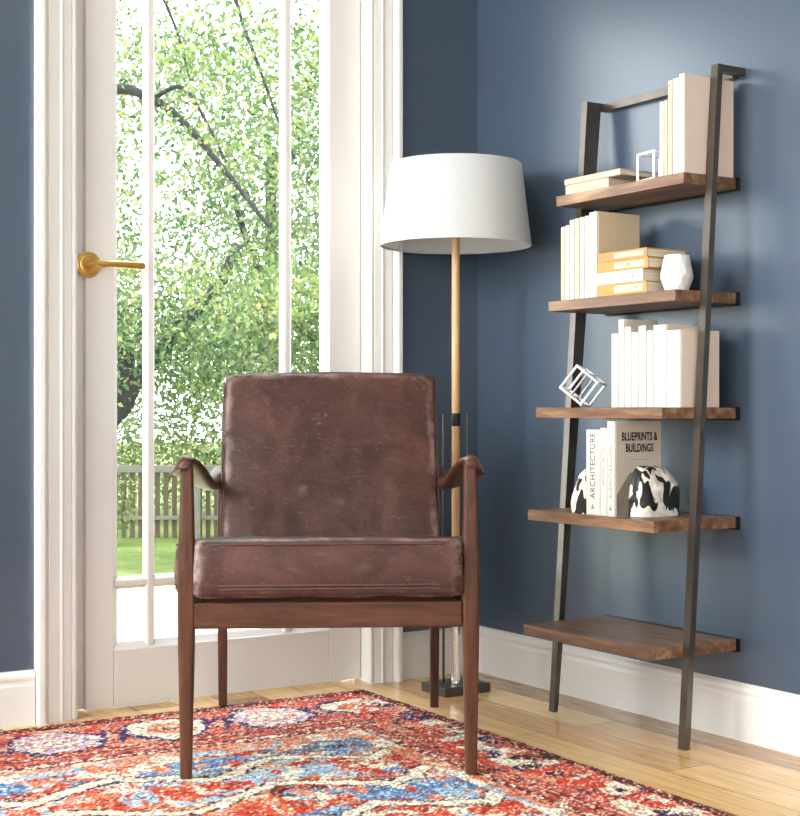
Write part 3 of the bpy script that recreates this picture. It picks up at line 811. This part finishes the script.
        o = obj('stone', bm, M['cowstone'], t, smooth=True); sharp(o, 50)

# ------------------------------------------------------------------ rug
def build_rug():
    W, L, st = 1.75, 2.35, 0.0052
    nu, nv = int(W / st) + 1, int(L / st) + 1
    u = np.linspace(0, W, nu)[None, :].repeat(nv, 0); v = np.linspace(0, L, nv)[:, None].repeat(nu, 1)
    def vnoise(scale, seed):
        r = np.random.default_rng(seed); g = r.random((int(L * scale) + 4, int(W * scale) + 4))
        x, y = u * scale, v * scale; xi, yi = x.astype(int), y.astype(int); fx, fy = x - xi, y - yi
        fx = fx * fx * (3 - 2 * fx); fy = fy * fy * (3 - 2 * fy)
        return (g[yi, xi] * (1 - fx) + g[yi, xi + 1] * fx) * (1 - fy) + (g[yi + 1, xi] * (1 - fx) + g[yi + 1, xi + 1] * fx) * fy
    C = {k: np.array(lin(c)[:3]) for k, c in dict(red=(206, 70, 46), orange=(226, 118, 76), deep=(136, 40, 42), pink=(204, 96, 84), cream=(244, 226, 204), navy=(52, 38, 98),
         blue=(84, 138, 188), sky=(160, 192, 214), rose=(226, 150, 122), dark=(66, 28, 34), lilac=(196, 158, 190), slate=(104, 122, 144)).items()}
    col = np.empty((nv, nu, 3)); col[:] = C['orange']
    wob = (vnoise(9, 1) - 0.5) * 0.035; wob2 = (vnoise(9, 2) - 0.5) * 0.035
    wf = (vnoise(40, 21) - 0.5) * 0.014; wf2 = (vnoise(40, 22) - 0.5) * 0.014
    U = u + wob + wf; V = v + wob2 + wf2
    def put(mask, c, keep=1.0, seed=None):
        m = mask
        if keep < 1: m = mask & (vnoise(110, seed if seed is not None else int(keep * 977)) < keep)
        col[m] = C[c]
    # inner field: lozenge bands
    def field(mu, mv):
        per = 0.36
        a = ((mu - 0.43) / per) % 1.0; b = ((mv - 0.62) / 0.50) % 1.0
        return np.abs(a - 0.5) * 2, np.abs(b - 0.5) * 2
    a, b = field(U, V); d = a * 0.55 + b * 0.75
    stp = np.floor(d * 16) / 16          # stepped outlines as in a knotted carpet
    put(stp >= 0, 'red')
    for lo, hi, c in ((0.0, 0.12, 'cream'), (0.12, 0.25, 'blue'), (0.25, 0.31, 'dark'), (0.31, 0.44, 'red'), (0.44, 0.50, 'cream'), (0.50, 0.62, 'orange'), (0.62, 0.68, 'cream'), (0.68, 0.80, 'sky'), (0.80, 0.86, 'cream'), (0.86, 1.0, 'red'), (1.0, 1.06, 'cream'), (1.06, 1.4, 'rose')):
        put((stp >= lo) & (stp < hi), c)
    n1 = vnoise(7, 31); n2 = vnoise(6, 32); n3 = vnoise(13, 33); n4 = vnoise(18, 34)
    put(n1 > 0.70, 'red', 0.75, 41); put((n2 > 0.66), 'sky', 0.6, 42); put(n3 > 0.74, 'cream', 0.7, 43)
    put((n2 > 0.60) & (n4 > 0.5), 'blue', 0.62, 44); put((n1 < 0.26), 'orange', 0.7, 45); put((n3 < 0.2), 'rose', 0.7, 46); put((n4 > 0.84), 'slate', 0.7, 47)
    # placed blue passages seen beside and in front of the chair legs
    for cu, cv, ru, rv, c in ((0.66, 0.535, 0.12, 0.035, 'blue'), (0.80, 0.56, 0.20, 0.03, 'blue'), (0.44, 0.50, 0.10, 0.04, 'slate'), (0.24, 0.52, 0.10, 0.05, 'slate'), (0.46, 0.66, 0.10, 0.05, 'red'), (0.62, 0.70, 0.16, 0.05, 'sky'),
                              (0.47, 0.90, 0.10, 0.05, 'blue'), (0.31, 0.94, 0.12, 0.07, 'blue'), (0.20, 0.86, 0.06, 0.05, 'blue'), (0.86, 0.70, 0.20, 0.045, 'red'), (0.70, 0.92, 0.16, 0.05, 'red'), (0.40, 1.10, 0.14, 0.05, 'red'), (0.95, 0.92, 0.1, 0.05, 'blue'),
                              (0.50, 0.44, 0.10, 0.02, 'red'), (0.16, 1.12, 0.05, 0.08, 'sky'), (0.27, 0.72, 0.07, 0.12, 'red'), (1.05, 0.62, 0.12, 0.03, 'red'), (0.34, 0.62, 0.12, 0.03, 'orange')):
        e = ((u - cu + 1.6 * wob) / ru) ** 2 + ((v - cv + 1.6 * wob2) / rv) ** 2
        put(e < 1 + (n4 - 0.5), c, 0.86, int(cu * 100))
    n5 = vnoise(26, 131); n6 = vnoise(32, 132); n7 = vnoise(24, 133)
    put(n5 > 0.74, 'cream', 0.75, 134); put(n6 > 0.80, 'orange', 0.8, 135); put(n7 > 0.80, 'sky', 0.7, 136); put(n7 < 0.15, 'red', 0.8, 137); put(n6 < 0.13, 'dark', 0.55, 138); put(n5 < 0.13, 'rose', 0.8, 139)
    # cream zigzag outlines with dark edges
    for off, amp, per, th in ((0.60, 0.05, 0.36, 0.016), (0.80, 0.06, 0.42, 0.016), (1.02, 0.05, 0.34, 0.015), (1.22, 0.06, 0.4, 0.015), (1.5, 0.05, 0.36, 0.015)):
        zz = off + amp * (2 * np.abs(((U / per) % 1.0) - 0.5) * 2 - 1)
        put(np.abs(V - zz) < th + 0.009, 'dark', 0.72, 61); put(np.abs(V - zz) < th, 'cream', 0.96, 62)
    # borders: dist = distance to the nearest rug edge
    def band(dist, along, seedo, cream_side):
        w_ = (dist + wf)
        m = w_ < 0.47
        put(m & (w_ > 0.395), 'rose'); put(m & (w_ > 0.43) & (vnoise(14, 70) > 0.45), 'sky', 0.7, 71); put(m & (w_ > 0.40) & (vnoise(16, 72) > 0.6), 'cream', 0.8, 73); put(m & (w_ > 0.40) & (vnoise(20, 74) > 0.7), 'orange')
        put(w_ < 0.395, 'deep')
        put((w_ > 0.365) & (w_ < 0.385), 'cream', 0.5, 75); put((w_ > 0.33) & (w_ < 0.36), 'pink', 0.8, 76); put((w_ > 0.30) & (w_ < 0.318), 'rose', 0.6, 77)
        put(w_ < 0.29, 'pink'); put((w_ < 0.29) & (vnoise(12, 78 + seedo) > 0.55), 'red', 0.8, 79); put((w_ < 0.29) & (vnoise(15, 80 + seedo) > 0.68), 'rose', 0.8, 81)
        put(w_ < 0.05, 'deep'); put((w_ > 0.03) & (w_ < 0.05), 'dark', 0.6, 82)
        per = 0.26; k = np.floor(along / per); al = along - (k + 0.5) * per + 1.2 * wob
        c0 = 0.185
        if so:      # the long sides carry a broken vine instead of medallions
            put((w_ < 0.25) & (w_ > 0.06) & (vnoise(17, 150 + so) > 0.52), 'cream', 0.78, 151); put((w_ < 0.25) & (w_ > 0.05) & (vnoise(23, 152 + so) > 0.66), 'red', 0.85, 153)
            put((w_ < 0.24) & (w_ > 0.05) & (vnoise(19, 154 + so) > 0.72), 'navy', 0.7, 155); put((w_ < 0.24) & (vnoise(28, 156 + so) > 0.74), 'dark', 0.7, 157); put((w_ < 0.24) & (vnoise(21, 158 + so) < 0.22), 'pink', 0.8, 159)
            return
        e = np.sqrt((al / 0.100) ** 2 + ((dist - c0 + 1.2 * wob2) / 0.095) ** 2)
        e = e + (n6 - 0.5) * 0.3; put((e < 1.16) & (np.abs(al) > 0.02), 'navy', 0.8, 83); put(e < 0.98, 'cream', 0.86, 84); put(e < 0.62, 'rose'); put(e < 0.60, 'orange', 0.6, 85); put(e < 0.34, 'cream', 0.6, 86); put(e < 0.2, 'deep', 0.7, 87)
        lil = (e < 0.98) & (k % 2 == cream_side); put(lil, 'lilac', 0.5, 88); put((e < 0.5) & (k % 2 == cream_side), 'cream', 0.6, 89)
        e2 = np.abs(np.abs(al) - per / 2) / 0.03 + np.abs(dist - c0) / 0.075
        put(e2 < 1.0, 'navy', 0.8, 90); put(e2 < 0.5, 'rose', 0.8, 91)
    dfar, dright = v, u
    dl, dn = W - u, L - v
    sel = np.stack([dfar, dright * 1.0 / 0.62, dl / 0.62, dn]); near = sel.argmin(0)
    full = col.copy()
    for idx, (dist, along, so, cs) in enumerate(((dfar, u + 0.02, 0, 1), (dright / 0.62, v, 100, 0), (dl / 0.62, v, 200, 0), (dn, u, 300, 1))):
        col = full.copy(); band(dist, along, so, cs)
        m = near == idx; keep = col[m]
        if idx == 0: res = full.copy()
        res[m] = keep
    col = res
    # knot-to-knot variation and wear
    spk = rng.random((nv, nu)); sp2 = vnoise(70, 95)
    cr = (spk > 0.80) & (sp2 > 0.30); dk = (spk < 0.19) & (sp2 < 0.66)
    col[cr] = col[cr] * 0.35 + C['cream'] * 0.65; col[dk] = col[dk] * 0.45 + C['dark'] * 0.55
    col = col * 0.96 + 0.04 * C['cream']; col *= (0.46 + 1.08 * rng.random((nv, nu)))[..., None]
    col = np.clip((col * 0.92) ** 1.12, 0, 1)
    # tufted pile
    hgt = 0.0085 + 0.0022 * (rng.random((nv, nu)) - 0.5) + 0.0016 * (vnoise(60, 96) - 0.5)
    a_ = math.radians(-1.8)
    eu = np.array([-math.cos(a_), -math.sin(a_)]); ev = np.array([math.sin(a_), -math.cos(a_)])
    jit = 0.0012
    uu = u + jit * (rng.random((nv, nu)) - 0.5) * 2; vv = v + jit * (rng.random((nv, nu)) - 0.5) * 2
    uu[:, 0] += 0.004 * (vnoise(30, 97)[:, 0] - 0.5); vv[0, :] += 0.004 * (vnoise(30, 98)[0, :] - 0.5)
    hgt[0, :] = hgt[-1, :] = 0; hgt[:, 0] = hgt[:, -1] = 0
    org = np.array([-0.437, -0.100])
    P = np.empty((nv, nu, 3))
    P[..., 0] = uu * eu[0] + vv * ev[0]; P[..., 1] = uu * eu[1] + vv * ev[1]; P[..., 2] = hgt
    ii = np.arange(nv * nu).reshape(nv, nu)
    F = np.stack([ii[:-1, :-1], ii[1:, :-1], ii[1:, 1:], ii[:-1, 1:]], -1).reshape(-1, 4)
    me = bpy.data.meshes.new('rug')
    me.vertices.add(nv * nu); me.vertices.foreach_set('co', P.reshape(-1))
    me.loops.add(F.size); me.loops.foreach_set('vertex_index', F.reshape(-1).astype(np.int32))
    me.polygons.add(len(F)); me.polygons.foreach_set('loop_start', (np.arange(len(F)) * 4).astype(np.int32)); me.polygons.foreach_set('loop_total', np.full(len(F), 4, np.int32))
    me.update(); me.validate()
    at = me.color_attributes.new('weave', 'FLOAT_COLOR', 'POINT')
    at.data.foreach_set('color', np.concatenate([col.reshape(-1, 3), np.ones((nv * nu, 1))], 1).astype(np.float32).reshape(-1))
    me.materials.append(M['rug'])
    o = bpy.data.objects.new('rug', me); COL.objects.link(o); o.location = (org[0], org[1], 0)
    tag(o, 'distressed red, cream and blue oriental patterned rug under the armchair', 'rug')

# ------------------------------------------------------------------ garden
CAM = Vector((-2.4150, -3.3589, 0.75)); TH_C = math.radians(32.66)
FWD = Vector((math.sin(TH_C), math.cos(TH_C), 0)); RGT = Vector((math.cos(TH_C), -math.sin(TH_C), 0))
GZ = -0.87
def gp(lat, dep, z=GZ):
    """a place in the garden: metres to the right and metres out from where the photographer stands"""
    p = CAM + FWD * dep + RGT * lat; return Vector((p.x, p.y, z))

def leaves(name, pts, size, mat, parent, kind='stuff'):
    """a mass of folded, pointed leaves at the given centres"""
    n = len(pts); pts = np.asarray(pts)
    ax = rng.normal(size=(n, 3)); ax[:, 2] -= 0.4; ax /= np.linalg.norm(ax, axis=1)[:, None]
    up = rng.normal(size=(n, 3)); up[:, 2] += 0.6; sd = np.cross(ax, up); sd /= np.linalg.norm(sd, axis=1)[:, None]
    nm = np.cross(sd, ax)
    s = size * (0.6 + 0.8 * rng.random(n))[:, None]
    base = pts - ax * s * 0.5; tip = pts + ax * s * 0.5
    lft = pts + sd * s * 0.30 + nm * s * 0.10 - ax * s * 0.08; rgt = pts - sd * s * 0.30 + nm * s * 0.10 - ax * s * 0.08
    V = np.stack([base, lft, tip, rgt], 1).reshape(-1, 3)
    i = np.arange(n) * 4
    F = np.concatenate([np.stack([i, i + 1, i + 2], 1), np.stack([i, i + 2, i + 3], 1)])
    me = bpy.data.meshes.new(name)
    me.vertices.add(len(V)); me.vertices.foreach_set('co', V.reshape(-1))
    me.loops.add(F.size); me.loops.foreach_set('vertex_index', F.reshape(-1).astype(np.int32))
    me.polygons.add(len(F)); me.polygons.foreach_set('loop_start', (np.arange(len(F)) * 3).astype(np.int32)); me.polygons.foreach_set('loop_total', np.full(len(F), 3, np.int32))
    me.update(); me.validate(); me.materials.append(mat)
    o = bpy.data.objects.new(name, me); COL.objects.link(o); o.parent = parent
    if kind: o['kind'] = kind
    return o

def limb(t, name, pts, r0, r1):
    pts = [Vector(p) for p in pts]; out = []; rad = []
    N = 14
    for k in range(N + 1):
        f = k / N * (len(pts) - 1); i = min(int(f), len(pts) - 2); q = f - i
        p0 = pts[max(i - 1, 0)]; p1 = pts[i]; p2 = pts[i + 1]; p3 = pts[min(i + 2, len(pts) - 1)]
        p = 0.5 * ((2 * p1) + (p2 - p0) * q + (2 * p0 - 5 * p1 + 4 * p2 - p3) * q * q + (3 * p1 - p0 - 3 * p2 + p3) * q ** 3)
        out.append(p + Vector((noise.noise(p * 2.1), noise.noise(p * 2.1 + Vector((5, 1, 2))), noise.noise(p * 2.3 + Vector((9, 2, 1))))) * r0 * 0.5); rad.append(r0 + (r1 - r0) * k / N)
    return obj(name, tube([q - t.location for q in out], rad, 9), M['bark'], t, smooth=True)

def clumps(cents, per, spread):
    P = []
    for c in cents:
        m = int(per * random.uniform(0.7, 1.3))
        P.append(np.array(c) + rng.normal(size=(m, 3)) * np.array(spread) * random.uniform(0.7, 1.2))
    return np.concatenate(P)

def region(n, lat, dep, z):
    out = []
    for _ in range(n): out.append(gp(random.uniform(*lat), random.uniform(*dep), random.uniform(*z)))
    return out

def build_garden():
    struct('ground', box((-30, 0.3, GZ - 0.3), (40, 60, GZ)), M['lawn'])
    # pale paved terrace outside the door
    bm = bmesh.new(); a, b, c, d = gp(-8, 2.5), gp(8, 2.5), gp(8, 13.0), gp(-8, 13.0)
    a.y = max(a.y, 0.35); b.y = max(b.y, 0.35)
    add_prism(bm, [(a.x, a.y), (b.x, b.y), (c.x, c.y), (d.x, d.y)], lambda x, y: Vector((x, y, GZ)), lambda x, y: Vector((x, y, GZ + 0.02)))
    struct('terrace_paving', bm, M['patio'])
    # picket fence
    D = 18.0
    o = gp(-1.6, D)
    t = thing('picket_fence', 'low weathered picket fence with pale rails across the lawn', 'fence', o, -TH_C)
    x0, x1 = -3.0, 3.0
    n = int((x1 - x0) / 0.105)
    for k in range(n):
        x = x0 + 0.105 * k; h = 0.92 + random.uniform(-0.012, 0.012)
        bm = bmesh.new(); w = 0.030
        add_prism(bm, [(x - w, 0.0), (x + w, 0.0), (x + w, h - 0.03), (x, h + 0.01), (x - w, h - 0.03)], lambda p, q: Vector((p, 0.0, q)), lambda p, q: Vector((p, 0.02, q)))
        obj('picket', bm, M['fence'], t)
    for z in (0.86, 0.25):
        hh = 0.045 if z > 0.5 else 0.025
        obj('rail', box((x0 - 0.1, -0.035, z - hh), (x1 + 0.1, -0.0005, z + hh), 0.004, 1), M['fence_pale'], t)
    for x in (-2.4, -0.93, 0.6, 2.1):
        obj('post', box((x - 0.05, -0.13, 0.0), (x + 0.05, -0.036, 0.98), 0.006, 1), M['fence_pale'], t)
    # near tree: trunk outside the left edge, long dark limb crossing the glass
    t = thing('tree', 'nearest tree, its long dark limb arching across the upper glass of the door', 'tree', gp(-3.4, 9.5), 0, 'garden trees')
    limb(t, 'trunk', [gp(-3.4, 9.5), gp(-3.3, 9.5, 0.8), gp(-3.1, 9.5, 2.0), gp(-3.2, 9.6, 4.0)], 0.2, 0.1)
    limb(t, 'limb', [gp(-3.12, 9.5, 2.0), gp(-2.5, 9.5, 2.65), gp(-1.92, 9.5, 2.86), gp(-1.66, 9.5, 2.81), gp(-1.45, 9.5, 2.66), gp(-1.22, 9.5, 2.40), gp(-1.0, 9.5, 2.12), gp(-0.85, 9.5, 1.95)], 0.046, 0.012)
    limb(t, 'limb', [gp(-1.60, 9.5, 2.80), gp(-1.42, 9.4, 2.84), gp(-1.25, 9.3, 2.6), gp(-1.1, 9.3, 2.3)], 0.018, 0.008)
    limb(t, 'limb', [gp(-1.25, 9.6, 4.2), gp(-1.1, 9.6, 3.5), gp(-0.9, 9.6, 2.9), gp(-0.7, 9.6, 2.4)], 0.018, 0.007)
    limb(t, 'limb', [gp(-1.75, 9.6, 3.9), gp(-1.5, 9.6, 3.3), gp(-1.4, 9.6, 2.95)], 0.014, 0.006)
    limb(t, 'limb', [gp(-3.2, 9.6, 4.0), gp(-2.6, 9.6, 4.3), gp(-1.8, 9.6, 4.2), gp(-1.0, 9.6, 3.7)], 0.08, 0.03)
    c = region(150, (-3.4, 1.0), (8.6, 10.2), (1.3, 4.8))
    P = clumps(c, 120, (0.16, 0.16, 0.12)) - np.array(t.location)
    leaves('crown', P, 0.044, M['leaf_a'], t)
    # mid tree with the dark trunk fork seen through the left panes
    t = thing('tree', 'tree with a dark leaning fork showing through the leftmost pane, above the fence', 'tree', gp(-4.3, 14.3), 0, 'garden trees')
    limb(t, 'trunk', [gp(-4.3, 14.3), gp(-4.1, 14.3, -0.3), gp(-3.75, 14.3, 0.3), gp(-3.2, 14.3, 0.62)], 0.2, 0.15)
    limb(t, 'limb', [gp(-3.3, 14.3, 0.60), gp(-2.85, 14.3, 0.66), gp(-2.62, 14.3, 1.0), gp(-2.2, 14.3, 1.5), gp(-1.85, 14.3, 1.9), gp(-1.6, 14.3, 2.4)], 0.11, 0.05)
    limb(t, 'limb', [gp(-2.75, 14.3, 0.8), gp(-2.72, 14.3, 1.3), gp(-3.0, 14.3, 2.4), gp(-3.2, 14.3, 4.2)], 0.10, 0.05)
    c = region(160, (-4.4, 0.2), (13.3, 15.0), (0.75, 4.8)) + region(110, (-4.4, 0.2), (13.3, 15.0), (0.75, 1.9))
    c = [q for q in c if not (abs((q - CAM).dot(RGT) + 2.7) < 0.26 and q.z < 1.1)]
    P = clumps(c, 95, (0.22, 0.22, 0.16)) - np.array(t.location)
    leaves('crown', P, 0.060, M['leaf_b'], t)
    # right hand tree
    t = thing('tree', 'broad bushy tree behind the right panes of the door, nearer than the fence', 'tree', gp(-0.3, 16.5), 0, 'garden trees')
    limb(t, 'trunk', [gp(-0.3, 16.5), gp(-0.35, 16.5, 0.4), gp(-0.5, 16.5, 1.4), gp(-0.4, 16.5, 2.8)], 0.16, 0.08)
    limb(t, 'limb', [gp(-0.45, 16.5, 1.1), gp(-1.2, 16.5, 1.75), gp(-1.7, 16.5, 2.5), gp(-1.9, 16.5, 3.2)], 0.08, 0.03)
    c = region(190, (-2.2, 1.6), (16.0, 17.2), (0.45, 4.8))
    P = clumps(c, 70, (0.22, 0.22, 0.18)) - np.array(t.location)
    leaves('crown', P, 0.070, M['leaf_b'], t)
    # pale trees beyond the fence
    t = thing('tree', 'pale sunlit tree standing beyond the picket fence', 'tree', gp(-1.9, 21.5), 0, 'garden trees')
    limb(t, 'trunk', [gp(-1.9, 21.5), gp(-1.85, 21.5, 0.6), gp(-1.95, 21.5, 2.0), gp(-1.9, 21.5, 4.5)], 0.18, 0.08)
    c = region(330, (-5.8, 1.6), (19.6, 23), (-0.7, 2.2)) + region(330, (-5.8, 1.6), (19.6, 23), (1.6, 6.2))
    P = clumps(c, 75, (0.34, 0.34, 0.26)) - np.array(t.location)
    leaves('crown', P, 0.092, M['leaf_c'], t)
    # bush by the fence
    t = thing('shrub', 'pale leafy shrub in front of the picket fence, seen in the leftmost pane', 'shrub', gp(-3.42, 17.0))
    P = clumps([gp(-3.42 + random.uniform(-0.25, 0.2), 17.0, GZ + random.uniform(0.2, 0.75)) for _ in range(16)], 14, (0.08, 0.08, 0.08)) - np.array(t.location)
    leaves('foliage', P, 0.09, M['leaf_c'], t)
    b = bmesh.new()
    for k in range(5):
        add_tube(b, [(0.02 * k - 0.04, 0, 0), (0.10 * k - 0.22, 0.03, 0.35), (0.12 * k - 0.28, 0.0, 0.7)], [0.010, 0.007, 0.004], 6)
    obj('stem', b, M['bark'], t)

# ------------------------------------------------------------------ light and camera
def build_light():
    w = bpy.data.worlds.new('sky'); SC.world = w; w.use_nodes = True
    nt = w.node_tree; bg = nt.nodes['Background']
    bg.inputs[0].default_value = (0.89, 0.95, 1.0, 1); bg.inputs[1].default_value = SKY
    sun = bpy.data.lights.new('sun', 'SUN'); sun.energy = SUN; sun.angle = math.radians(3); sun.color = (1.0, 0.95, 0.84)
    o = bpy.data.objects.new('sun', sun); COL.objects.link(o)
    o.rotation_euler = Vector((-0.35, 0.62, -0.70)).to_track_quat('-Z', 'Y').to_euler()
    # area lamps: main daylight from the left window, plus an added rear fill
    for nm, win, P, col in (('window_daylight', WIN_L, PW_L, (0.95, 0.985, 1.0)), ('window_daylight_rear', FILL_WIN_N, PW_N, (0.97, 0.985, 1.0))):
        L = bpy.data.lights.new(nm, 'AREA'); L.shape = 'RECTANGLE'; L.energy = P; L.color = col
        s0, s1, z0, z1 = win
        L.size = s1 - s0 - 0.1; L.size_y = z1 - z0 - 0.1
        o = bpy.data.objects.new(nm, L); COL.objects.link(o)
        if win is WIN_L:
            L.size, L.size_y = 1.6, 2.0
            o.location = (X0 - 2.2, -0.1, 2.3); o.rotation_euler = Vector((1, -0.12, -0.2)).to_track_quat('-Z', 'Z').to_euler()
        else:
            o.location = ((s0 + s1) / 2, Y0 - T - 0.03, (z0 + z1) / 2); o.rotation_euler = Vector((0, 1, 0)).to_track_quat('-Z', 'Z').to_euler()

def build_camera():
    c = bpy.data.cameras.new('camera'); c.sensor_fit = 'HORIZONTAL'; c.sensor_width = 36; c.lens = 1443 * 36 / 800
    c.clip_start = 0.05; c.clip_end = 200
    o = bpy.data.objects.new('camera', c); COL.objects.link(o)
    o.location = CAM; o.rotation_euler = (PI / 2, 0, -TH_C)
    SC.camera = o

SKY, SUN, PW_L, PW_N = 8.5, 8.0, 430, 4
S3Y = [-0.7759, -0.8005, -0.8214, -0.8454, -0.8692, -0.8961, -0.9192, -0.9616, -1.008]
build_materials()
build_room(); build_rug(); build_chair(); build_lamp(); build_shelf(); build_shelf_goods(); build_garden(); build_light(); build_camera()
SC.view_settings.view_transform = 'Standard'; SC.view_settings.look = 'None'
SC.view_settings.exposure = 0.0; SC.view_settings.gamma = 1.0; SC.view_settings.use_curve_mapping = False
SC.cycles.use_denoising = True
SC.cycles.max_bounces = 10; SC.cycles.diffuse_bounces = 5; SC.cycles.transparent_max_bounces = 12
SC.cycles.sample_clamp_indirect = 6
